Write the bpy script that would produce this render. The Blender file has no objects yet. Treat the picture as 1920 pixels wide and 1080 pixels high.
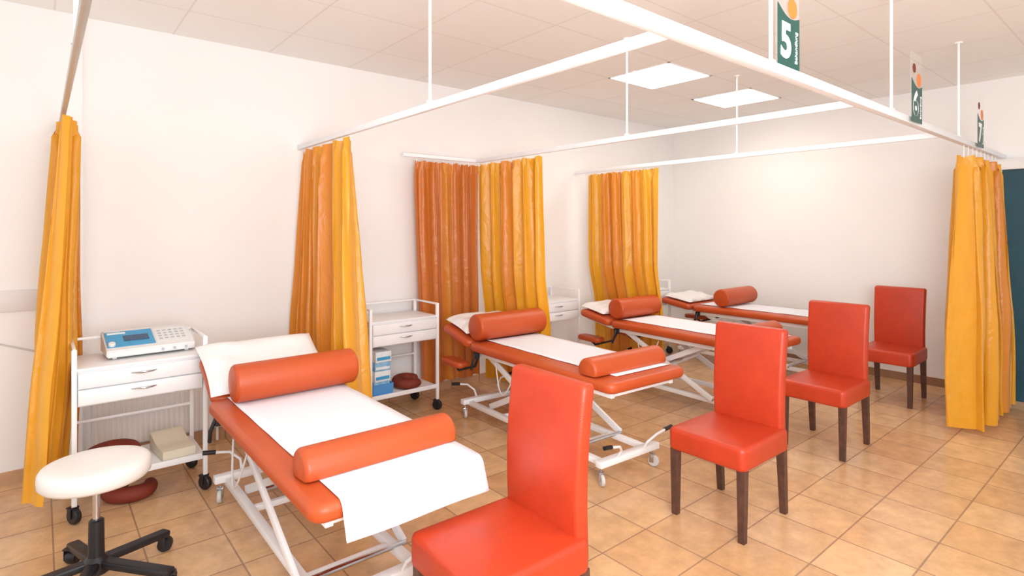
import bpy,bmesh,math,random
from mathutils import Vector,Matrix,Euler,noise
random.seed(3)
S=bpy.context.scene
COL=S.collection
PI=math.pi
def lin(c):
    o=[]
    for v in c:
        v=v/255.0
        o.append(v/12.92 if v<=0.04045 else ((v+0.055)/1.055)**2.4)
    return (o[0],o[1],o[2],1.0)
# ---------------------------------------------------------------- materials
def nodes(name):
    m=bpy.data.materials.new(name); m.use_nodes=True
    nt=m.node_tree; b=nt.nodes["Principled BSDF"]
    return m,nt,b
def mat(name,rgb,rough=.5,metal=0,var=.06,scale=6,bump=0.0,bscale=200,spec=.5,coat=0,emit=0,trans=0,alpha=1):
    m,nt,b=nodes(name)
    tc=nt.nodes.new('ShaderNodeTexCoord')
    n=nt.nodes.new('ShaderNodeTexNoise'); n.inputs['Scale'].default_value=scale; n.inputs['Detail'].default_value=4
    nt.links.new(tc.outputs['Object'],n.inputs['Vector'])
    r=nt.nodes.new('ShaderNodeValToRGB')
    c=lin(rgb)
    r.color_ramp.elements[0].position=.3; r.color_ramp.elements[1].position=.7
    r.color_ramp.elements[0].color=(c[0]*(1-var),c[1]*(1-var),c[2]*(1-var),1)
    r.color_ramp.elements[1].color=(min(1,c[0]*(1+var)),min(1,c[1]*(1+var)),min(1,c[2]*(1+var)),1)
    nt.links.new(n.outputs['Fac'],r.inputs['Fac'])
    nt.links.new(r.outputs['Color'],b.inputs['Base Color'])
    b.inputs['Roughness'].default_value=rough; b.inputs['Metallic'].default_value=metal
    b.inputs['Specular IOR Level'].default_value=spec
    b.inputs['Coat Weight'].default_value=coat
    if emit:
        b.inputs['Emission Color'].default_value=c; b.inputs['Emission Strength'].default_value=emit
    if trans: b.inputs['Transmission Weight'].default_value=trans
    b.inputs['Alpha'].default_value=alpha
    if bump:
        n2=nt.nodes.new('ShaderNodeTexNoise'); n2.inputs['Scale'].default_value=bscale; n2.inputs['Detail'].default_value=3
        nt.links.new(tc.outputs['Object'],n2.inputs['Vector'])
        bp=nt.nodes.new('ShaderNodeBump'); bp.inputs['Strength'].default_value=bump; bp.inputs['Distance'].default_value=.003
        nt.links.new(n2.outputs['Fac'],bp.inputs['Height']); nt.links.new(bp.outputs['Normal'],b.inputs['Normal'])
    return m
def grid_mat(name,c1,c2,cm,pitch,mortar,off,rough,bumpd,nscale,nvar,metal=0,msmooth=.2):
    m,nt,b=nodes(name)
    tc=nt.nodes.new('ShaderNodeTexCoord'); mp=nt.nodes.new('ShaderNodeMapping')
    mp.inputs['Location'].default_value=(-off[0],-off[1],0)
    nt.links.new(tc.outputs['Object'],mp.inputs['Vector'])
    br=nt.nodes.new('ShaderNodeTexBrick'); br.offset=0; br.squash=1
    br.inputs['Scale'].default_value=1; br.inputs['Brick Width'].default_value=pitch; br.inputs['Row Height'].default_value=pitch
    br.inputs['Mortar Size'].default_value=mortar; br.inputs['Mortar Smooth'].default_value=msmooth
    br.inputs['Color1'].default_value=lin(c1); br.inputs['Color2'].default_value=lin(c2); br.inputs['Mortar'].default_value=lin(cm)
    nt.links.new(mp.outputs['Vector'],br.inputs['Vector'])
    n=nt.nodes.new('ShaderNodeTexNoise'); n.inputs['Scale'].default_value=nscale; n.inputs['Detail'].default_value=7; n.inputs['Roughness'].default_value=.68
    nt.links.new(tc.outputs['Object'],n.inputs['Vector'])
    mr=nt.nodes.new('ShaderNodeMapRange'); mr.inputs['To Min'].default_value=1-nvar; mr.inputs['To Max'].default_value=1+nvar
    mr.inputs['From Min'].default_value=.3; mr.inputs['From Max'].default_value=.7
    nt.links.new(n.outputs['Fac'],mr.inputs['Value'])
    mx=nt.nodes.new('ShaderNodeVectorMath'); mx.operation='SCALE'
    nt.links.new(br.outputs['Color'],mx.inputs[0]); nt.links.new(mr.outputs['Result'],mx.inputs['Scale'])
    nt.links.new(mx.outputs['Vector'],b.inputs['Base Color'])
    b.inputs['Roughness'].default_value=rough
    inv=nt.nodes.new('ShaderNodeMath'); inv.operation='SUBTRACT'; inv.inputs[0].default_value=1
    nt.links.new(br.outputs['Fac'],inv.inputs[1])
    ad=nt.nodes.new('ShaderNodeMath'); ad.operation='MULTIPLY_ADD'; ad.inputs[1].default_value=.12
    nt.links.new(n.outputs['Fac'],ad.inputs[0]); nt.links.new(inv.outputs[0],ad.inputs[2])
    bp=nt.nodes.new('ShaderNodeBump'); bp.inputs['Strength'].default_value=.5; bp.inputs['Distance'].default_value=bumpd
    nt.links.new(ad.outputs[0],bp.inputs['Height']); nt.links.new(bp.outputs['Normal'],b.inputs['Normal'])
    return m
M_floor=grid_mat('terracotta_tiles',(220,180,136),(206,161,116),(164,128,98),.335,.005,(.05,.12),.24,.002,8,.18,msmooth=.5)
M_ceil=grid_mat('ceiling_panels',(247,249,248),(245,247,246),(233,232,230),.65,.006,(3.97,2.74),.9,.001,60,.012)
M_skirt=grid_mat('skirting_tiles',(200,158,122),(194,150,114),(155,117,88),.335,.005,(.05,.12),.4,.002,9,.12)
M_wall=mat('wall_plaster',(242,241,240),.85,var=.01,scale=2,bump=.15,bscale=120)
M_white=mat('white_paint_metal',(242,243,244),.35,var=.02)
M_whitepl=mat('white_laminate',(238,239,241),.4,var=.015)
M_rail=mat('white_rail',(242,244,248),.3,var=.02)
M_alu=mat('aluminium_rail',(196,192,186),.35,metal=.6,var=.04)
M_chair=mat('red_orange_leather',(186,58,28),.36,var=.07,scale=8,bump=.35,bscale=260,spec=.5)
M_pad=mat('orange_vinyl',(188,79,34),.40,var=.05,scale=5,bump=.2,bscale=300,spec=.5)
M_wood=mat('dark_wood',(82,54,44),.45,var=.3,scale=25)
M_black=mat('black_plastic',(28,28,32),.4,var=.1)
M_chrome=mat('chrome',(200,200,205),.18,metal=1,var=.03)
M_paper=mat('white_paper',(236,237,244),.8,var=.01,bump=.2,bscale=25)
M_pillow=mat('pillow_cotton',(236,233,232),.9,var=.02,bump=.3,bscale=30)
M_cream=mat('cream_vinyl',(230,226,222),.45,var=.03)
M_creamfoam=mat('cream_foam',(222,212,190),.7,var=.04)
M_red=mat('brown_red_cushion',(124,46,28),.7,var=.15)
M_rad=mat('radiator_enamel',(238,237,235),.35,var=.02)
M_dev=mat('device_casing',(226,227,226),.4,var=.02)
M_blue=mat('device_blue',(60,155,205),.4,var=.04)
M_lcd=mat('lcd_screen',(36,74,110),.15,var=.2,scale=60)
M_btn=mat('grey_buttons',(172,180,190),.5,var=.04)
M_green=mat('sign_green',(14,80,72),.4,var=.03)
M_orange=mat('sign_orange',(232,130,50),.4,var=.03)
M_signw=mat('sign_white',(248,248,248),.4,var=.01)
M_clear=mat('clear_acrylic',(235,240,240),.08,var=.01,alpha=.08)
M_teal=mat('teal_door',(16,70,86),.5,var=.08)
M_panel=mat('lamp_diffuser',(255,250,238),.5,var=.0,emit=9)
M_bin=mat('blue_plastic_bin',(80,150,215),.3,var=.05)
M_boxb=mat('light_blue_carton',(135,185,220),.5,var=.25,scale=30)
M_boxw=mat('white_carton',(228,235,238),.5,var=.05,scale=30)
M_cable=mat('cable_grey',(205,203,200),.5)
M_guard=mat('wall_guard',(228,228,229),.5,var=.01)
def curtain_mat():
    m,nt,b=nodes('satin_curtain')
    a=nt.nodes.new('ShaderNodeAttribute'); a.attribute_name='Col'
    tc=nt.nodes.new('ShaderNodeTexCoord'); mp=nt.nodes.new('ShaderNodeMapping'); mp.inputs['Scale'].default_value=(14,14,3)
    n=nt.nodes.new('ShaderNodeTexNoise'); n.inputs['Scale'].default_value=1.4; n.inputs['Detail'].default_value=5
    nt.links.new(tc.outputs['Object'],mp.inputs['Vector']); nt.links.new(mp.outputs['Vector'],n.inputs['Vector'])
    mr=nt.nodes.new('ShaderNodeMapRange'); mr.inputs['To Min'].default_value=.88; mr.inputs['To Max'].default_value=1.1
    nt.links.new(n.outputs['Fac'],mr.inputs['Value'])
    mx=nt.nodes.new('ShaderNodeVectorMath'); mx.operation='SCALE'
    nt.links.new(a.outputs['Color'],mx.inputs[0]); nt.links.new(mr.outputs['Result'],mx.inputs['Scale'])
    nt.links.new(mx.outputs['Vector'],b.inputs['Base Color'])
    b.inputs['Roughness'].default_value=.34
    b.inputs['Sheen Weight'].default_value=.25
    n2=nt.nodes.new('ShaderNodeTexNoise'); n2.inputs['Scale'].default_value=9; n2.inputs['Detail'].default_value=3; n2.inputs['Distortion'].default_value=.8
    mp2=nt.nodes.new('ShaderNodeMapping'); mp2.inputs['Scale'].default_value=(1,1,.6)
    nt.links.new(tc.outputs['Object'],mp2.inputs['Vector']); nt.links.new(mp2.outputs['Vector'],n2.inputs['Vector'])
    bp=nt.nodes.new('ShaderNodeBump'); bp.inputs['Strength'].default_value=.5; bp.inputs['Distance'].default_value=.02
    nt.links.new(n2.outputs['Fac'],bp.inputs['Height']); nt.links.new(bp.outputs['Normal'],b.inputs['Normal'])
    tr=nt.nodes.new('ShaderNodeBsdfTranslucent'); nt.links.new(mx.outputs['Vector'],tr.inputs['Color'])
    ms=nt.nodes.new('ShaderNodeMixShader'); ms.inputs[0].default_value=.2
    out=nt.nodes['Material Output']
    nt.links.new(b.outputs[0],ms.inputs[1]); nt.links.new(tr.outputs[0],ms.inputs[2]); nt.links.new(ms.outputs[0],out.inputs['Surface'])
    return m
M_curt=curtain_mat()
# ---------------------------------------------------------------- object helpers
def thing(name,label,cat,loc=(0,0,0),rz=0,group=None):
    e=bpy.data.objects.new(name,None); e.empty_display_size=.1
    e.location=loc; e.rotation_euler=(0,0,rz); COL.objects.link(e)
    e["label"]=label; e["category"]=cat
    if group: e["group"]=group
    return e
def mk(name,bm,m,parent=None,sharp=35,label=None,cat=None,loc=None,rz=0,group=None):
    bmesh.ops.recalc_face_normals(bm,faces=bm.faces[:])
    me=bpy.data.meshes.new(name); bm.to_mesh(me); bm.free()
    for p in me.polygons: p.use_smooth=True
    me.set_sharp_from_angle(angle=math.radians(sharp))
    me.materials.append(m)
    o=bpy.data.objects.new(name,me); COL.objects.link(o)
    if parent: o.parent=parent
    if label: o["label"]=label
    if cat: o["category"]=cat
    if group: o["group"]=group
    if loc: o.location=loc
    if rz: o.rotation_euler=(0,0,rz)
    return o
def NB(): return bmesh.new()
def box(bm,c,s,bev=0,R=None,seg=2):
    M=Matrix.Translation(Vector(c))
    if R is not None: M=M@R.to_4x4()
    M=M@Matrix.Diagonal((s[0],s[1],s[2],1))
    r=bmesh.ops.create_cube(bm,size=1,matrix=M)
    if bev:
        es=set()
        for v in r['verts']:
            for e in v.link_edges: es.add(e)
        bmesh.ops.bevel(bm,geom=list(es),offset=bev,segments=seg,affect='EDGES',profile=.5)
def bar(bm,p0,p1,w,h,bev=.003):
    p0=Vector(p0);p1=Vector(p1);d=p1-p0
    z=Vector((0,0,1))
    y=d.normalized()
    if abs(y.dot(z))>.99: z=Vector((0,1,0))
    x=y.cross(z).normalized(); z2=x.cross(y)
    R=Matrix((x,y,z2)).transposed()
    box(bm,(p0+p1)/2,(w,d.length,h),bev,R)
def tube(bm,pts,r,seg=10):
    pts=[Vector(p) for p in pts]; rings=[]
    up=Vector((0,0,1)); px=None
    for i,p in enumerate(pts):
        if i==0:t=pts[1]-pts[0]
        elif i==len(pts)-1:t=pts[-1]-pts[-2]
        else:t=(pts[i+1]-p).normalized()+(p-pts[i-1]).normalized()
        t.normalize()
        if px is None:
            a=up if abs(t.dot(up))<.9 else Vector((1,0,0))
            x=t.cross(a).normalized()
        else:
            x=(px-t*px.dot(t)).normalized()
        px=x; y=t.cross(x)
        rr=r[i] if isinstance(r,(list,tuple)) else r
        rings.append([bm.verts.new(p+(x*math.cos(2*PI*k/seg)+y*math.sin(2*PI*k/seg))*rr) for k in range(seg)])
    for a,b in zip(rings,rings[1:]):
        for k in range(seg): bm.faces.new((a[k],a[(k+1)%seg],b[(k+1)%seg],b[k]))
    bm.faces.new(rings[0]); bm.faces.new(rings[-1])
def lathe(bm,prof,M=Matrix.Identity(4),seg=32,fn=None):
    rings=[]
    for r,z in prof:
        rings.append([])
        for k in range(seg):
            v=Vector((r*math.cos(2*PI*k/seg),r*math.sin(2*PI*k/seg),z))
            v=M@v
            if fn: v=fn(v)
            rings[-1].append(bm.verts.new(v))
    for a,b in zip(rings,rings[1:]):
        for k in range(seg): bm.faces.new((a[k],a[(k+1)%seg],b[(k+1)%seg],b[k]))
    bm.faces.new(rings[0]); bm.faces.new(rings[-1])
def rrect(hw,hl,r,n=6):
    r=max(min(r,hw,hl),.0005); pts=[]
    for cx,cy,a0 in ((hw-r,hl-r,0),(-hw+r,hl-r,90),(-hw+r,-hl+r,180),(hw-r,-hl+r,270)):
        for k in range(n+1):
            a=math.radians(a0+90*k/n); pts.append((cx+r*math.cos(a),cy+r*math.sin(a)))
    return pts
def slab(bm,w,l,t,rc,re,M=Matrix.Identity(4),dome=0,fn=None,n=4):
    rings=[]
    def add(i,z,f=1):
        R=[]
        for x,y in rrect(w/2-i,l/2-i,rc-i):
            v=Vector((x*f,y*f,z))
            if fn: v=fn(v)
            R.append(bm.verts.new(M@v))
        rings.append(R)
    for f in (.5,.9): add(re,0,f)
    for k in range(n+1):
        a=math.radians(-90+90*k/n); add(re*(1-math.cos(a)),re+re*math.sin(a))
    for q in (.33,.66): add(0,re+(t-2*re)*q)
    for k in range(n+1):
        a=math.radians(90*k/n); add(re*(1-math.cos(a)),t-re+re*math.sin(a))
    for f in (.9,.65,.35): add(re,t+dome*(1-f*f),f)
    for a,b in zip(rings,rings[1:]):
        m=len(a)
        for k in range(m): bm.faces.new((a[k],a[(k+1)%m],b[(k+1)%m],b[k]))
    bm.faces.new(rings[0]); bm.faces.new(rings[-1])
def Rx(a): return Matrix.Rotation(a,4,'X')
def Ry(a): return Matrix.Rotation(a,4,'Y')
def Rz(a): return Matrix.Rotation(a,4,'Z')
def T(x,y,z): return Matrix.Translation((x,y,z))
def copy_tree(o,loc=None,rz=None,parent=None):
    c=o.copy(); COL.objects.link(c)
    if parent is not None: c.parent=parent
    if loc is not None: c.location=loc
    if rz is not None: c.rotation_euler=(0,0,rz)
    for ch in o.children: copy_tree(ch,parent=c)
    return c
def text_mesh(name,txt,size,m,parent,M,off=0,ext=.001):
    cu=bpy.data.curves.new(name,'FONT'); cu.body=txt; cu.size=size; cu.extrude=ext; cu.offset=off
    cu.align_x='CENTER'; cu.align_y='CENTER'
    o=bpy.data.objects.new('tmp',cu); COL.objects.link(o)
    dg=bpy.context.evaluated_depsgraph_get(); dg.update()
    me=bpy.data.meshes.new_from_object(o.evaluated_get(dg)); bpy.data.objects.remove(o)
    me.transform(M); me.materials.clear(); me.materials.append(m); me.name=name
    t=bpy.data.objects.new(name,me); COL.objects.link(t); t.parent=parent
    return t
# ---------------------------------------------------------------- room
YW=4.60; XE=6.76; ZC=2.92
def struct(name,c,s,m,bev=0):
    bm=NB(); box(bm,c,s,bev); o=mk(name,bm,m); o["kind"]="structure"; return o
struct('floor',(2.6,1.2,-.05),(9.4,8.0,.1),M_floor)
struct('ceiling',(2.6,1.2,ZC+.05),(9.4,8.0,.1),M_ceil)
struct('wall_back',(2.43,YW+.05,ZC/2),(8.66,.1,ZC),M_wall)
struct('wall_left',(-.84,YW-.012,ZC/2),(2.1,.024,ZC),M_wall)
struct('wall_end',(XE+.05,1.0,ZC/2),(.1,7.2,ZC),M_wall)
struct('baseboard_back',(3.485,YW-.006,.04),(6.55,.012,.08),M_skirt)
struct('baseboard_left',(-.84,YW-.03,.04),(2.1,.012,.08),M_skirt)
struct('baseboard_end',(XE-.006,2.9,.04),(.012,3.38,.08),M_skirt)
struct('door_1',(XE-.02,.555,1.04),(.04,1.07,2.08),M_teal)
struct('trim_1',(XE-.03,1.115,1.04),(.06,.05,2.08),M_white,.004)
struct('trim_3',(XE-.03,-.01,1.04),(.06,.06,2.08),M_white,.004)
struct('trim_4',(XE-.035,.55,2.13),(.07,1.2,.1),M_white,.004)
o=struct('trim_2',(-.66,YW-.032,1.11),(1.5,.016,.13),M_guard,.003)
# ceiling lights
def clight(x,y):
    e=thing('ceiling_light','square recessed white ceiling light panel, switched on','ceiling light',(x,y,ZC),0,'ceiling light panels')
    bm=NB(); 
    for a,b in (((-.325,-.315),(.325,-.315)),((-.325,.315),(.325,.315))): bar(bm,(*a,-.003),(*b,-.003),.02,.006,.001)
    for a,b in (((-.315,-.325),(-.315,.325)),((.315,-.325),(.315,.325))): bar(bm,(*a,-.003),(*b,-.003),.02,.006,.001)
    mk('light_frame',bm,M_white,e)
    bm=NB(); box(bm,(0,0,-.004),(.612,.612,.006)); mk('diffuser',bm,M_panel,e)
    return e
clight(4.295,3.065); clight(5.64,3.065)
# ---------------------------------------------------------------- curtain rails
XL,XA,XB,XC=.1,1.6,3.25,4.80
YM=1.09
rs=thing('curtain_rail','white metal ceiling-hung curtain rail frame dividing treatment bays','curtain rail',(0,0,2.2))
def rail(p0,p1,w=.026,h=.038,m=M_rail):
    bm=NB(); bar(bm,p0,p1,w,h,.002)
    mk('rail_segment',bm,m,rs)
rail((-1.2,YM,0),(6.76,YM,0),.042,.042)
rail((XL,YM+.021,0),(XL,4.575,0),.024,.03,M_alu)
rail((XA,YM+.021,0),(XA,4.6,0))
rail((XB,YM+.021,0),(XB,4.42,0))
rail((2.45,4.435,0),(XB+.014,4.435,0),.026,.03)
rail((XC,YM+.021,0),(XC,4.6,0))
for x,y in ((XL,2.6),(XA,2.6),(XB,2.6),(XC,2.6),(2.28,YM),(3.73,YM),(5.2,YM),(.6,YM)):
    bm=NB(); tube(bm,[(x,y,.02),(x,y,ZC-2.2)],.008,10); box(bm,(x,y,.026),(.03,.03,.014),.003)
    lathe(bm,[(.025,ZC-2.21),(.025,ZC-2.2)],T(x,y,0),16)
    mk('hanger_rod',bm,M_white,rs)
# ---------------------------------------------------------------- signs
def sign(x,digit,y=YM,z0=2.222):
    e=thing('bay_sign','clear acrylic bay number sign, green panel, white %s, orange dot'%digit,'sign',(x,y,z0),0,'bay number signs')
    bm=NB(); slab(bm,.21,.42,.005,.02,.001,T(0,.0025,.21)@Rx(PI/2)); mk('acrylic_plate',bm,M_clear,e)
    bm=NB(); n=16
    vs=[bm.verts.new((-.10,-.004,.004)),bm.verts.new((.10,-.004,.004))]
    for k in range(n+1):
        u=1-k/n; xx=-.10+.2*u
        zz=.232-.03*math.sin(u*PI)+.03*(1-u)
        vs.append(bm.verts.new((xx,-.004,zz)))
    f=bm.faces.new(vs); r=bmesh.ops.extrude_face_region(bm,geom=[f])
    for v in r['geom']:
        if isinstance(v,bmesh.types.BMVert): v.co.y-=.002
    mk('green_panel',bm,M_green,e)
    bm=NB(); lathe(bm,[(.042,0),(.042,.002)],T(.03,-.0065,.262)@Rx(PI/2),32); mk('orange_dot',bm,M_orange,e)
    bm=NB(); lathe(bm,[(.028,0),(.028,.002)],T(-.05,-.0035,.325)@Rx(PI/2),32); mk('red_dot',bm,M_red,e)
    text_mesh('digit',digit,.20,M_signw,e,T(-.03,-.0075,.108)@Rx(PI/2),off=.007)
    text_mesh('lettering','Behandlung',.030,M_signw,e,T(.065,-.0075,.10)@Rx(PI/2)@Rz(PI/2),off=.0002)
sign(2.43,'5'); sign(4.07,'6',YM-.03,2.185); sign(5.70,'7',YM-.03,2.185)
# ---------------------------------------------------------------- curtains
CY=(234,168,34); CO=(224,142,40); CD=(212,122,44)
def curtain(label,p0,p1,b0,b1,zt,zb,N,a0,a1,cols,seed,push=0):
    e=thing('curtain',label,'curtain',(0,0,0),0,'bay divider curtains')
    rnd=random.Random(seed)
    p0=Vector(p0);p1=Vector(p1);b0=Vector(b0);b1=Vector(b1)
    NS=N*22; NT=44; ph=[rnd.uniform(-.9,.9) for _ in range(N+3)]; am=[rnd.uniform(.55,1.3) for _ in range(N+3)]
    bm=NB(); layer=bm.verts.layers.float_color.new('Col')
    rows=[]
    lc=[(s,Vector(lin(c))) for s,c in cols]
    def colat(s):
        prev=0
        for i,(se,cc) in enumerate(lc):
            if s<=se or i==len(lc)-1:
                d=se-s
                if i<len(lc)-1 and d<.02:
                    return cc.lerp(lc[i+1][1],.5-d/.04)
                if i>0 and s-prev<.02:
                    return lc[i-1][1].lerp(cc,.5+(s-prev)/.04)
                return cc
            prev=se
    for j in range(NT+1):
        t=j/NT; row=[]
        fl=t**1.2
        A=p0.lerp(b0,fl); B=p1.lerp(b1,fl)
        d=(B-A); dn=d.normalized(); nr=Vector((-dn.y,dn.x))
        z=zt+(zb-zt)*t
        pz=max(0,min(1,(1.2-z)/.6)); pz=pz*pz*(3-2*pz)*push
        for i in range(NS+1):
            s=i/NS; q=s*N; k=int(q); f=q-k
            f2=f*f*(3-2*f)
            aa=am[k]*(1-f2)+am[k+1]*f2; pp=ph[k]*(1-f2)+ph[k+1]*f2
            amp=(a0+(a1-a0)*min(1,t*1.6))*aa
            w=2*PI*q+pp*(.6+t*1.3)
            fine=max(0,1-t*2.2)
            o=amp*math.sin(w)+(.16+.22*fine)*amp*math.sin(2.7*w+seed+t*2)
            al=.35*amp*math.sin(2*w)
            nz=noise.noise(Vector((s*N*.8,t*3.5,seed)))*.022*t
            pos=A+dn*(d.length*s+al)+nr*(o+nz)
            zz=z
            if t<.03: 
                pos=A+dn*d.length*s+nr*(o*.75+.006*math.sin(w*3.1)); zz+=.006*math.sin(w*1.7)
            v=bm.verts.new((pos.x+pz,pos.y,zz+ (noise.noise(Vector((s*6,seed,0)))*.015 if t>.98 else 0)))
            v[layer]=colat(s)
            row.append(v)
        rows.append(row)
    for a,b in zip(rows,rows[1:]):
        for i in range(NS): bm.faces.new((a[i],a[i+1],b[i+1],b[i]))
    mk('curtain_cloth',bm,M_curt,e,sharp=180)
    nh=N+2
    for k in range(nh):
        s=(k+.2)/(nh-.6) if nh>1 else .5
        P=p0.lerp(p1,min(s,1))
        bm=NB(); tube(bm,[(P.x,P.y,zt-.02),(P.x,P.y,zt+.01),(P.x+.004,P.y,2.179)],.003,6)
        mk('curtain_hook',bm,M_white,e)
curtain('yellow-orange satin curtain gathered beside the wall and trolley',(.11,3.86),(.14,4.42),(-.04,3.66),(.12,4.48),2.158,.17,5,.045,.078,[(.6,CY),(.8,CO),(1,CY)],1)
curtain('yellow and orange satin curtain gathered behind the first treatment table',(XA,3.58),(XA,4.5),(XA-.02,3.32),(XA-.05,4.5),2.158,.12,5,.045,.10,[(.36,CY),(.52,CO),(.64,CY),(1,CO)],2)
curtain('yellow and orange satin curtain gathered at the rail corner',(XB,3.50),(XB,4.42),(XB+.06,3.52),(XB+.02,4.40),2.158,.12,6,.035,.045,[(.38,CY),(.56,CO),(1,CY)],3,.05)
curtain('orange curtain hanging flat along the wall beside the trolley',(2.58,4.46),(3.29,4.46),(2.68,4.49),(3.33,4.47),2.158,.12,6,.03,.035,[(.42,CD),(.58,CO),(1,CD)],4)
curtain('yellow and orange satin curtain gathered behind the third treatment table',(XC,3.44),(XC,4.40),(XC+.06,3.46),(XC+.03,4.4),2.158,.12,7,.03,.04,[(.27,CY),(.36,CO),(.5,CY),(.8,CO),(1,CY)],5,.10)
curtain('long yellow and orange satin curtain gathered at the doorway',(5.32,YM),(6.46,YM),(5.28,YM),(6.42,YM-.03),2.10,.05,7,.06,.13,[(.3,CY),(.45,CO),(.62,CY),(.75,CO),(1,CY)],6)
# ---------------------------------------------------------------- chairs (face -X)
def chair():
    e=thing('dining_chair','red-orange leather high-back chair with dark wooden legs','chair',(2.90,1.60,0),0,'red-orange leather chairs in a row')
    bm=NB(); slab(bm,.48,.44,.12,.035,.022,T(-.04,0,.352),dome=.014)
    mk('seat',bm,M_chair,e,40)
    bm=NB()
    def wb(v):
        h=(v.y+.315)/.63
        v=v.copy(); v.z+= .022*h*h-.018*math.sin(h*PI)*0.8
        v.x*=(.98+.03*h)
        return v
    Mx=Matrix(((0,0,1,.185),(1,0,0,0),(0,1,0,.685),(0,0,0,1)))
    n=12
    rings=[]
    prof=[]
    for k in range(5):
        a=math.radians(-90+90*k/4); prof.append((.02*(1-math.cos(a)),-.315+.02+.02*math.sin(a)))
    for k in range(1,n): prof.append((0,-.295+.59*k/n))
    for k in range(5):
        a=math.radians(90*k/4); prof.append((.02*(1-math.cos(a)),.315-.02+.02*math.sin(a)))
    for ins,h in prof:
        R=[]
        for x,z in rrect(.203-ins,.032-ins,.02-ins*.9,4):
            R.append(bm.verts.new(Mx@wb(Vector((x,h,z)))))
        rings.append(R)
    for a,b in zip(rings,rings[1:]):
        m=len(a)
        for k in range(m): bm.faces.new((a[k],a[(k+1)%m],b[(k+1)%m],b[k]))
    bm.faces.new(rings[0]);bm.faces.new(rings[-1])
    mk('backrest',bm,M_chair,e,40)
    for x,y,dx in ((-.245,.19,0),(-.245,-.19,0),(.18,.185,.03),(.18,-.185,.03)):
        bm=NB()
        r=[]
        for z,w in ((.36,.021),(.0,.016)):
            o=dx*(1-z/.36)
            r.append([bm.verts.new((x+o+a*w,y+b*w,z)) for a,b in ((1,1),(-1,1),(-1,-1),(1,-1))])
        for k in range(4): bm.faces.new((r[0][k],r[0][(k+1)%4],r[1][(k+1)%4],r[1][k]))
        bm.faces.new(r[0]);bm.faces.new(r[1])
        mk('leg',bm,M_wood,e)
    return e
c2=chair()
for x,y,rz in ((1.28,1.555,-.02),(4.35,1.67,0),(5.99,1.735,.02)):
    copy_tree(c2,(x,y,0),rz)
# ---------------------------------------------------------------- casters
def caster(e,x,y,h=.11,r=.035,rot=0,mf=M_chrome,w=.022):
    M=T(x,y,0)@Rz(rot)
    bm=NB()
    for s in (-1,1): box(bm,(M@Vector((s*(w/2+.004),.01,r+.015)))[:],(.004,.03,.05),.001,R=Rz(rot).to_3x3())
    box(bm,(M@Vector((0,.012,r+.042)))[:],(w+.014,.04,.008),.002,R=Rz(rot).to_3x3())
    tube(bm,[M@Vector((0,.012,r+.04)),M@Vector((0,.012,h))],.007,8)
    c=mk('caster',bm,mf,e)
    bm=NB(); lathe(bm,[(r*.4,-w/2),(r*.9,-w/2),(r,-w/3),(r,w/3),(r*.9,w/2),(r*.4,w/2)],M@T(0,0,r)@Ry(PI/2),20)
    mk('wheel',bm,M_black if mf!=M_chrome else M_cable,c)
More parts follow.
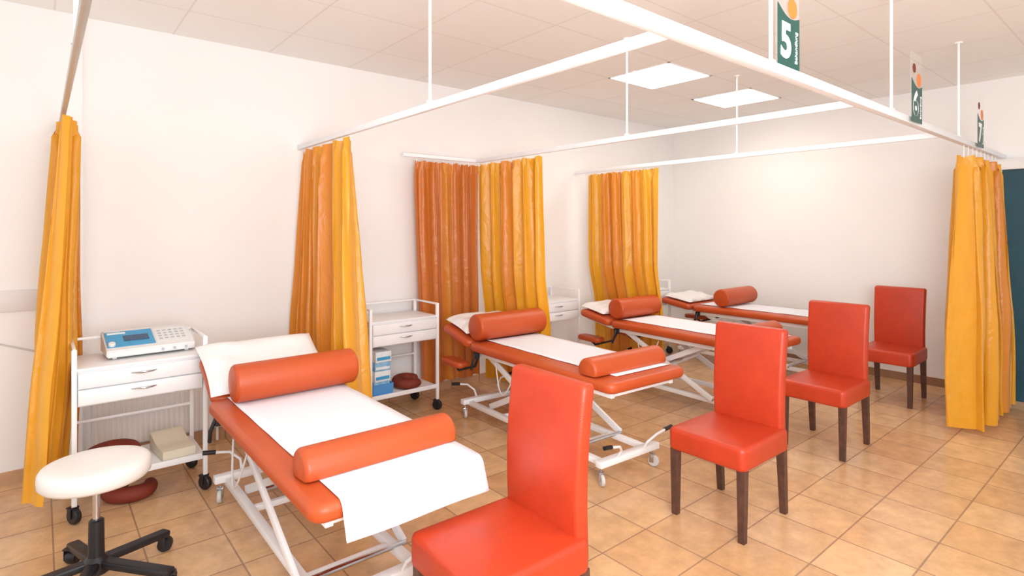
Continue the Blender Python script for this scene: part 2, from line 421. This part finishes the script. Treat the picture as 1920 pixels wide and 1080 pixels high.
# ---------------------------------------------------------------- treatment tables
def bed(x,y,rz,zt,tilt,label,arms=True,by=0):
    e=thing('treatment_table',label,'treatment table',(x,y,0),rz,'orange height-adjustable treatment tables')
    W=.70; th=.065
    bm=NB(); slab(bm,W,1.50,th,.06,.026,T(0,-.21,zt-th),dome=.003); mk('mattress',bm,M_pad,e,40)
    H=T(0,.56,zt-th)@Rx(tilt)
    bm=NB(); slab(bm,W-(.06 if not arms else .02),.41,th,.06,.026,H@T(0,.215,0)); mk('headrest',bm,M_pad,e,40)
    zf=zt-th-.02
    bm=NB()
    for s in (-1,1):
        bar(bm,(s*.27,-.90,zf),(s*.27,.54,zf),.03,.04)
        a=H@Vector((s*.24,.02,-.018)); b=H@Vector((s*.24,.38,-.018)); bar(bm,a,b,.025,.03)
    for yy in (-.88,-.45,.05,.52): bar(bm,(-.27,yy,zf),(.27,yy,zf),.03,.03)
    bar(bm,H@Vector((-.24,.37,-.018)),H@Vector((.24,.37,-.018)),.025,.03)
    bar(bm,(0,.45,zf-.02),H@Vector((0,.25,-.03)),.02,.02)
    mk('top_frame',bm,M_white,e)
    bm=NB()
    for s in (-1,1): bar(bm,(s*.2,-.78+by,.12),(s*.2,.75,.12),.04,.035)
    for yy in (-.78+by,.75): bar(bm,(-.27,yy,.135),(.27,yy,.135),.05,.04)
    for yy in (-.45,.3): bar(bm,(-.2,yy,.12),(.2,yy,.12),.03,.03)
    mk('base_frame',bm,M_white,e)
    for s in (-1,1):
        bm=NB(); bar(bm,(s*.235,-.50,.14),(s*.235,.42,zf-.01),.018,.045); mk('lift_arm',bm,M_white,e)
        bm=NB(); bar(bm,(s*.165,.50,.14),(s*.165,-.42,zf-.01),.018,.045); mk('lift_arm',bm,M_white,e)
    for yy,z in ((-.04,(.14+zf)/2),(.42,zf-.01),(-.50,.14)):
        bm=NB(); tube(bm,[(-.24,yy,z),(.24,yy,z)],.012); mk('cross_axle',bm,M_chrome,e)
    bm=NB(); tube(bm,[(0,.35,.15),(0,.05,.30)],.028,16); tube(bm,[(0,.05,.30),(0,-.2,.43)],.014,12); mk('lift_motor',bm,M_white,e)
    for s in (-1,1):
        for yy in (-.78+by,.75): caster(e,s*.24,yy,.13,.036,rot=.4*s)
    for s,yy in ((-1,-.80+by),(1,-.80+by),(1,.77),(-1,.77)):
        d=-1 if yy<0 else 1
        bm=NB(); p=[(s*.12,yy,.155),(s*.12,yy+d*.03,.20),(s*.17,yy+d*.06,.245),(s*.26,yy+d*.065,.262)]
        tube(bm,p,.008); pd=mk('pedal_lever',bm,M_white,e)
        bm=NB(); tube(bm,[(s*.245,yy+d*.064,.261),(s*.31,yy+d*.068,.27)],.013); mk('pedal_grip',bm,M_black,pd)
    for s in (-1,1):
        bm=NB(); box(bm,(s*.31,.48,zf-.01),(.03,.05,.05),.005); tube(bm,[(s*.32,.48,zf),(s*.345,.48,zf-.06),(s*.345,.5,zf-.12)],.01); mk('side_clamp',bm,M_black,e)
        if arms:
            bm=NB(); slab(bm,.13,.30,.05,.05,.02,T(s*.27,.86,zt-.25)); ar=mk('armrest',bm,M_pad,e,40)
            bm=NB(); tube(bm,[(s*.27,.86,zt-.25),(s*.27,.80,zt-.28),(s*.27,.56,zt-.2),(s*.27,.5,zf-.01)],.011); mk('armrest_bracket',bm,M_black,ar)
    bm=NB(); pts=[]
    for k in range(15):
        u=k/14; pts.append((-.29-.03*math.sin(u*PI),.25-.25*u,zf-.03-.2*math.sin(u*PI)))
    tube(bm,pts,.005,6); mk('cable',bm,M_cable,e)
    return e
def bolster(x,y,z,rz,r,L,label,half=False):
    bm=NB(); rc=.02
    prof=[]
    for k in range(4): 
        f=k/4; prof.append(((r-rc)*(.25+.75*f),-L/2-.008+.008*f))
    for k in range(6):
        a=math.radians(-90+90*k/5); prof.append((r-rc+rc*math.cos(a),-L/2+rc+rc*math.sin(a)))
    prof.append((r,0))
    for k in range(6):
        a=math.radians(90*k/5); prof.append((r-rc+rc*math.cos(a),L/2-rc+rc*math.sin(a)))
    for k in range(3,-1,-1):
        f=k/4; prof.append(((r-rc)*(.25+.75*f),L/2+.008-.008*f))
    cl=-.022 if half else -r
    def fn(v):
        v=v.copy()
        if v.z<cl: v.z=cl
        return v
    lathe(bm,prof,Ry(PI/2),48,fn)
    mk('half_round_bolster' if half else 'bolster_cushion',bm,M_pad,None,40,label,'cushion',(x,y,z-cl),rz,'orange bolsters on the tables')
def paper(x,y,rz,zt,w,y0,y1,drop,xo,label):
    bm=NB(); path=[]
    n=26
    for k in range(n+1): path.append((y1+(y0-y1)*k/n,zt+.0052+.001*math.sin(k*1.1)))
    if drop:
        ang=66
        for k in range(1,9):
            a=math.radians(ang*k/8); path.append((y0-.04*math.sin(a),zt+.005-.04*(1-math.cos(a))))
        ly,lz=path[-1]; a=math.radians(ang)
        for k in range(1,8): 
            q=drop*k/7; path.append((ly-q*math.cos(a)*.8,lz-q*math.sin(a)))
    rows=[]
    for i,(yy,zz) in enumerate(path):
        row=[]
        for j in range(13):
            u=j/12-.5
            row.append(bm.verts.new((xo+u*w,yy+.004*math.sin(u*7)*max(0,(i-n)/13),zz)))
        rows.append(row)
    for a,b in zip(rows,rows[1:]):
        for j in range(12): bm.faces.new((a[j],a[j+1],b[j+1],b[j]))
    o=mk('paper_sheet',bm,M_paper,None,80,label,'paper',(x,y,0),rz,'paper covers on the tables')
    md=o.modifiers.new('s','SOLIDIFY'); md.thickness=.001; md.offset=1
def pillow(M,w,l,h,seed,nzs=.022):
    bm=NB(); n=26; 
    top={};bot={}
    for i in range(n+1):
        for j in range(n+1):
            u=-1+2*i/n; v=-1+2*j/n
            x=u*w/2*(1-.04*(1-v*v)*abs(u)); y=v*l/2*(1-.04*(1-u*u)*abs(v))
            t=max(0,(1-u**6)*(1-v**6))**.6*h/2
            nz=noise.noise(Vector((u*2.2,v*2.2,seed)))*nzs*min(1,t/h*4)
            top[i,j]=bm.verts.new(M@Vector((x,y,t+nz)))
            bot[i,j]=bm.verts.new(M@Vector((x,y,-t*.5)))
    for i in range(n):
        for j in range(n):
            for g in (top,bot): bm.faces.new((g[i,j],g[i+1,j],g[i+1,j+1],g[i,j+1]))
    bmesh.ops.remove_doubles(bm,verts=bm.verts[:],dist=.0005)
    return bm
def put_pillow(x,y,rz,zt,tilt,label,seed,h=.12,dy=.2,w=.6,l=.42,dx=0,nzs=.022):
    M=T(dx,.56,zt-.065)@Rx(tilt)@T(0,dy,.065+h*.27)
    bm=pillow(M,w,l,h,seed,nzs)
    mk('pillow',bm,M_pillow,None,80,label,'pillow',(x,y,0),rz,'white pillows on the tables')
lb='orange padded treatment table on a white scissor-lift frame'
BEDS=[(1.02,2.76,0,.645,.46),(2.87,3.03,-.05,.665,.22),(4.50,3.0,-.05,.665,.16),(6.08,3.12,0,.665,.14)]
labs=[lb+' with raised headrest',lb+' beside a curtain',lb+' beside a curtain',lb]
for k,(x,y,r,z,t) in enumerate(BEDS): bed(x,y,r,z,t,labs[k],k>0,.1 if k==0 else 0)
def loc(b,lx,ly):
    x,y,r,z,t=b
    return (x+lx*math.cos(r)-ly*math.sin(r), y+lx*math.sin(r)+ly*math.cos(r))
RL='round orange vinyl bolster at the head of the table'
HL='half-round orange vinyl bolster at the foot of the table'
for k,(lx,ly,L,rr) in enumerate([(.06,.38,.65,.098),(.03,.52,.66,.102),(.03,.54,.59,.098),(.06,.22,.66,.098)]):
    b=BEDS[k]; X,Y=loc(b,lx,ly); bolster(X,Y,b[3]+.008,b[2],rr,L,RL)
for k,(lx,ly,L,rr) in enumerate([(.015,-.70,.64,.078),(.0,-.74,.66,.078),(.0,-.74,.62,.078)]):
    b=BEDS[k]; X,Y=loc(b,lx,ly); bolster(X,Y,b[3]+.008,b[2],rr,L,HL,True)
for k,(w,y0,y1,drop,xo) in enumerate([(.58,-.935,.52,.11,.035),(.50,-.86,.52,0,.05),(.48,-.9,.52,0,.03),(.48,-.9,.52,0,.03)]):
    b=BEDS[k]; paper(b[0],b[1],b[2],b[3],w,y0,y1,drop,xo,'white disposable paper sheet '+('draped over the foot of the table' if drop else 'laid along the table'))
put_pillow(1.02,2.76,0,.645,.46,'flat white paper-covered pillow on the raised headrest',1,.085,.235,.665,.455,.0,.01)
put_pillow(2.87,3.03,-.05,.665,.22,'rumpled white pillow on the headrest',2,.10,.27,.6,.34)
put_pillow(4.5,3.0,-.05,.665,.16,'rumpled white pillow on the headrest',3,.09,.285,.6,.32)
put_pillow(6.08,3.12,0,.665,.14,'rumpled white pillow on the headrest',4,.08,.22,.6,.36)
# ---------------------------------------------------------------- trolleys
def trolley(x,y,label,d=.44):
    e=thing('trolley_cart',label,'trolley',(x,y,0),0,'white two-drawer trolleys along the wall')
    w=.64
    ps=[(0.012,0.012),(w-.012,.012),(.012,d-.012),(w-.012,d-.012)]
    for px,py in ps:
        bm=NB(); box(bm,(px,py,.50),(.024,.024,.82),.003); mk('post',bm,M_white,e)
        caster(e,px,py,.10,.042,rot=.5,mf=M_black,w=.03)
    bm=NB()
    bar(bm,(.012,d-.012,.905),(w-.012,d-.012,.905),.016,.016)
    for px in (.012,w-.012): bar(bm,(px,.012,.905),(px,d-.012,.905),.016,.016)
    mk('guard_rail',bm,M_white,e)
    bm=NB(); bar(bm,(.012,d-.012,.42),(w-.012,d-.012,.42),.016,.016); mk('cross_rail',bm,M_white,e)
    bm=NB(); box(bm,(w/2,d/2,.70),(w-.05,d-.03,.19),.004); mk('cabinet_body',bm,M_whitepl,e)
    bm=NB(); box(bm,(w/2,d/2,.80),(w-.026,d-.01,.016),.004); mk('top_panel',bm,M_whitepl,e)
    for z in (.743,.655):
        bm=NB(); box(bm,(w/2,.006,z),(w-.056,.018,.082),.003); dr=mk('drawer',bm,M_whitepl,e)
        bm=NB(); pts=[]
        for k in range(9):
            u=k/8; pts.append((w/2-.06+.12*u,-.004-.022*math.sin(u*PI),z+.012))
        tube(bm,pts,[.002,.004,.005,.006,.006,.006,.005,.004,.002],8); mk('handle',bm,M_chrome,dr)
    bm=NB(); box(bm,(w/2,d/2,.20),(w-.02,d-.01,.018),.004); box(bm,(w/2,.008,.205),(w-.05,.012,.035),.002); mk('shelf',bm,M_whitepl,e)
    return e
trolley(.125,3.735,'white two-drawer trolley carrying a therapy device',.42)
trolley(1.98,4.11,'white two-drawer trolley with cartons on its lower shelf',.40)
trolley(3.73,4.11,'white two-drawer trolley beside the wall')
trolley(5.35,4.11,'white two-drawer trolley near the corner')
# ---------------------------------------------------------------- device on trolley
dv=thing('therapy_device','light grey electrotherapy device with blue front, screen and buttons','medical device',(.285,3.86,.811),.04)
W=.44;D=.27
bm=NB()
prof=[(0,.012),(0,.05),(.03,.060),(.22,.128),(.27,.128),(.27,.012)]
a=[bm.verts.new((0,y,z)) for y,z in prof]; b_=[bm.verts.new((W,y,z)) for y,z in prof]
for k in range(6): bm.faces.new((a[k],a[(k+1)%6],b_[(k+1)%6],b_[k]))
bm.faces.new(a);bm.faces.new(b_)
bmesh.ops.bevel(bm,geom=bm.edges[:],offset=.006,segments=2,affect='EDGES')
for xx in (.04,W-.04):
    for yy in (.04,D-.04): box(bm,(xx,yy,.007),(.02,.02,.014))
mk('housing',bm,M_dev,dv)
SL=math.atan2(.068,.19)
P=T(0,.03,.0605)@Rx(SL)
def onp(bm,x,y,w,l,h=.004,bev=.001):
    slab(bm,w,l,h,.003,bev,P@T(x,y,0))
bm=NB(); onp(bm,.125,.098,.235,.18,.003); mk('blue_panel',bm,M_blue,dv)
bm=NB(); onp(bm,.155,.095,.125,.065,.006); mk('display',bm,M_lcd,dv)
bm=NB(); onp(bm,.065,.165,.09,.022,.005); mk('name_strip',bm,M_boxw,dv)
bm=NB(); onp(bm,.335,.098,.17,.17,.002); mk('keypad_panel',bm,M_dev,dv)
for i in range(5):
    for j in range(4):
        bm=NB(); onp(bm,.275+i*.030,.05+j*.032,.018,.012,.005); mk('button',bm,M_btn,dv)
bm=NB(); lathe(bm,[(.018,0),(.018,.012),(.015,.016)],P@T(.03,.03,.003),20); mk('knob',bm,M_dev,dv)
for k in range(3):
    bm=NB(); lathe(bm,[(.007,0),(.007,.01)],T(.27+k*.06,0,.03)@Rx(PI/2),14); mk('socket',bm,M_btn,dv)
bm=NB(); slab(bm,.05,.10,.02,.01,.004,T(.715,3.985,.811)); mk('hand_electrode',bm,M_dev,None,40,'small light grey hand unit on the trolley top','hand unit')
def horseshoe(x,y,z,rz,label,R=.085,tr=.042,g=None):
    bm=NB(); pts=[];rr=[]
    for k in range(25):
        u=k/24; an=math.radians(-60+300*u); pts.append((R*math.cos(an)*1.15,R*math.sin(an),tr)); rr.append(tr*(.55+.45*math.sin(PI*min(1,max(0,u)))**.5) if 0<u<1 else tr*.3)
    tube(bm,pts,rr,14); mk('neck_pillow',bm,M_red,None,60,label,'pillow',(x,y,z),rz,'brown-red horseshoe neck pillows')
horseshoe(.32,3.95,.211,.4,'brown-red horseshoe neck pillow on the trolley shelf',.085,.05)
horseshoe(2.40,4.25,.211,1.2,'brown-red horseshoe neck pillow on the trolley shelf',.095,.045)
horseshoe(.40,3.93,.0,2.5,'brown-red neck pillow on the floor under the trolley',.09,.045)
bm=NB(); n=20; st=[]
for k in range(n+1):
    u=k/n; st.append((-.14+.28*u,.045+.008*math.cos(u*2*PI)+.045*u))
A=[];B=[]
for s,L in ((-.085,A),(.085,B)):
    for y,z in st: L.append((bm.verts.new((s,y,0)),bm.verts.new((s,y,z))))
for k in range(n):
    for i in (0,1): bm.faces.new((A[k][i],A[k+1][i],B[k+1][i],B[k][i]))
    for L in (A,B): bm.faces.new((L[k][0],L[k+1][0],L[k+1][1],L[k][1]))
for k in (0,n): bm.faces.new((A[k][0],A[k][1],B[k][1],B[k][0]))
bmesh.ops.bevel(bm,geom=[e for e in bm.edges if len(e.link_faces)==2 and e.calc_face_angle(0)>.8],offset=.012,segments=3,affect='EDGES')
mk('foam_cushion',bm,M_creamfoam,None,50,'cream contoured foam neck cushion on the trolley shelf','cushion',(.61,3.91,.211),.1)
bm=NB()
def openbox(bm,w,l,h,t=.004,flare=.01):
    o=[(-w/2,-l/2),(w/2,-l/2),(w/2,l/2),(-w/2,l/2)]
    def ring(s,z): return [bm.verts.new((x*s,y*s,z)) for x,y in o]
    r=[ring(1,0),ring(1+flare*6,h),ring(1+flare*6-.04,h),ring(.96,t)]
    for a,b in zip(r,r[1:]):
        for k in range(4): bm.faces.new((a[k],a[(k+1)%4],b[(k+1)%4],b[k]))
    bm.faces.new(r[0]);bm.faces.new(r[-1])
openbox(bm,.17,.26,.09); mk('storage_bin',bm,M_bin,None,30,'translucent blue plastic bin on the trolley shelf','bin',(2.11,4.27,.21))
z=.216
for k,(h,m) in enumerate(((.10,M_boxb),(.085,M_boxw),(.07,M_boxb),(.085,M_boxw))):
    cb=thing('carton','small %s carton stacked in the plastic bin'%('light blue' if m==M_boxb else 'white and blue'),'box',(2.11+.004*k,4.25,z),.04*(k%2),'cartons stacked on the trolley shelf')
    bm=NB(); box(bm,(0,0,h/2),(.14,.18,h-.001),.002); mk('carton_body',bm,m,cb)
    bm=NB(); box(bm,(0,-.091,h*.35),(.12,.002,h*.3)); mk('carton_label',bm,M_blue if m==M_boxw else M_boxw,cb)
    z+=h
# ---------------------------------------------------------------- stool
st=thing('rolling_stool','cream round padded stool on black five-star caster base','stool',(.185,3.0,0))
R_=.2/.24
bm=NB(); lathe(bm,[(r*R_,z) for r,z in [(.05,.474),(.2,.476),(.228,.480),(.239,.491),(.241,.512),(.239,.535),(.229,.548),(.20,.555),(.12,.558),(.05,.559)]],seg=56); mk('seat',bm,M_cream,st,60)
bm=NB(); lathe(bm,[(.11,.459),(.11,.474)],seg=24); mk('seat_plate',bm,M_black,st)
bm=NB(); lathe(bm,[(.014,.24),(.014,.461)],seg=20); mk('gas_column',bm,M_chrome,st)
bm=NB(); lathe(bm,[(.048,.08),(.048,.13),(.030,.15),(.028,.30),(.022,.305)],seg=24); mk('hub',bm,M_black,st)
for k in range(5):
    a=math.radians(30+72*k); c,s=math.cos(a),math.sin(a)
    bm=NB(); bar(bm,(c*.03,s*.03,.120),(c*.33,s*.33,.082),.052,.032,.009); mk('base_arm',bm,M_black,st)
    caster(st,c*.32,s*.32,.09,.032,rot=a+.7,mf=M_black,w=.044)
# ---------------------------------------------------------------- radiator
ra=thing('radiator','white ribbed panel radiator mounted on the wall','radiator',(.26,YW-.015,.1))
bm=NB(); w=.78; n=78; hh=.52
for zz0,zz1 in ((0.02,hh),):
    rows=[]
    for z in (zz0,zz0+.02,zz1-.02,zz1):
        row=[]
        for k in range(n*2+1):
            x=w*k/(2*n); dd=-.085-(.010*(.5+.5*math.cos(2*PI*k/6)) if zz0<z<zz1 else 0)
            row.append(bm.verts.new((x,dd,z)))
        rows.append(row)
    for a,b in zip(rows,rows[1:]):
        for k in range(2*n): bm.faces.new((a[k],a[k+1],b[k+1],b[k]))
box(bm,(w/2,-.045,hh/2+.01),(w,.06,hh-.02),.004)
mk('radiator_panel',bm,M_rad,ra,60)
bm=NB(); box(bm,(w/2,-.05,hh+.005),(w+.01,.10,.012),.003)
mk('top_grille',bm,M_rad,ra)
for q in (.05,.1):
    bm=NB(); tube(bm,[(w-q,-.05,.02),(w-q,-.05,-.09)],.009); mk('pipe',bm,M_white,ra)
bm=NB(); tube(bm,[(-.45,YW-.03,.95),(-.2,YW-.03,.86),(.1,YW-.03,.74),(.18,YW-.03,.66)],.005,8); mk('wall_cable',bm,M_cable,None,60,'thin light grey cable running down the wall','cable')
# ---------------------------------------------------------------- lights / world / camera
w=bpy.data.worlds.new('world'); S.world=w; w.use_nodes=True
w.node_tree.nodes['Background'].inputs[0].default_value=(.97,.98,1,1); w.node_tree.nodes['Background'].inputs[1].default_value=1.2
def area(name,loc,tgt,size,power,col=(1,.98,.96)):
    l=bpy.data.lights.new(name,'AREA'); l.energy=power; l.size=size; l.color=col
    o=bpy.data.objects.new(name,l); COL.objects.link(o); o.location=loc
    o.rotation_euler=(Vector(tgt)-Vector(loc)).to_track_quat('-Z','Y').to_euler()
area('ceiling_lamp_area',(1.2,.3,2.85),(3.0,1.6,0),1.2,28)
area('flash_area',(-.6,-1.2,2.3),(4.6,2.6,.9),1.6,50,(1,.99,.98))
area('flash_bounce',(.4,-.6,1.5),(2.3,1.3,2.9),1.3,92,(.98,.98,1))
area('ceiling_lamp_bay',(1.0,2.4,2.85),(1.0,2.6,0),.6,4)
for x in (4.295,5.64): area('panel_lamp',(x,3.065,2.89),(x-.3,2.6,0),.6,5,(1,.98,.93))
cam=bpy.data.cameras.new('camera'); co=bpy.data.objects.new('camera',cam); COL.objects.link(co)
co.location=(0,0,1.55); co.rotation_euler=(PI/2,0,-math.atan2(.6408,.7677))
cam.sensor_width=36; cam.clip_start=.05
cam.lens=1060/1920*36; cam.shift_y=-112/1920
S.camera=co
S.view_settings.view_transform='Standard'
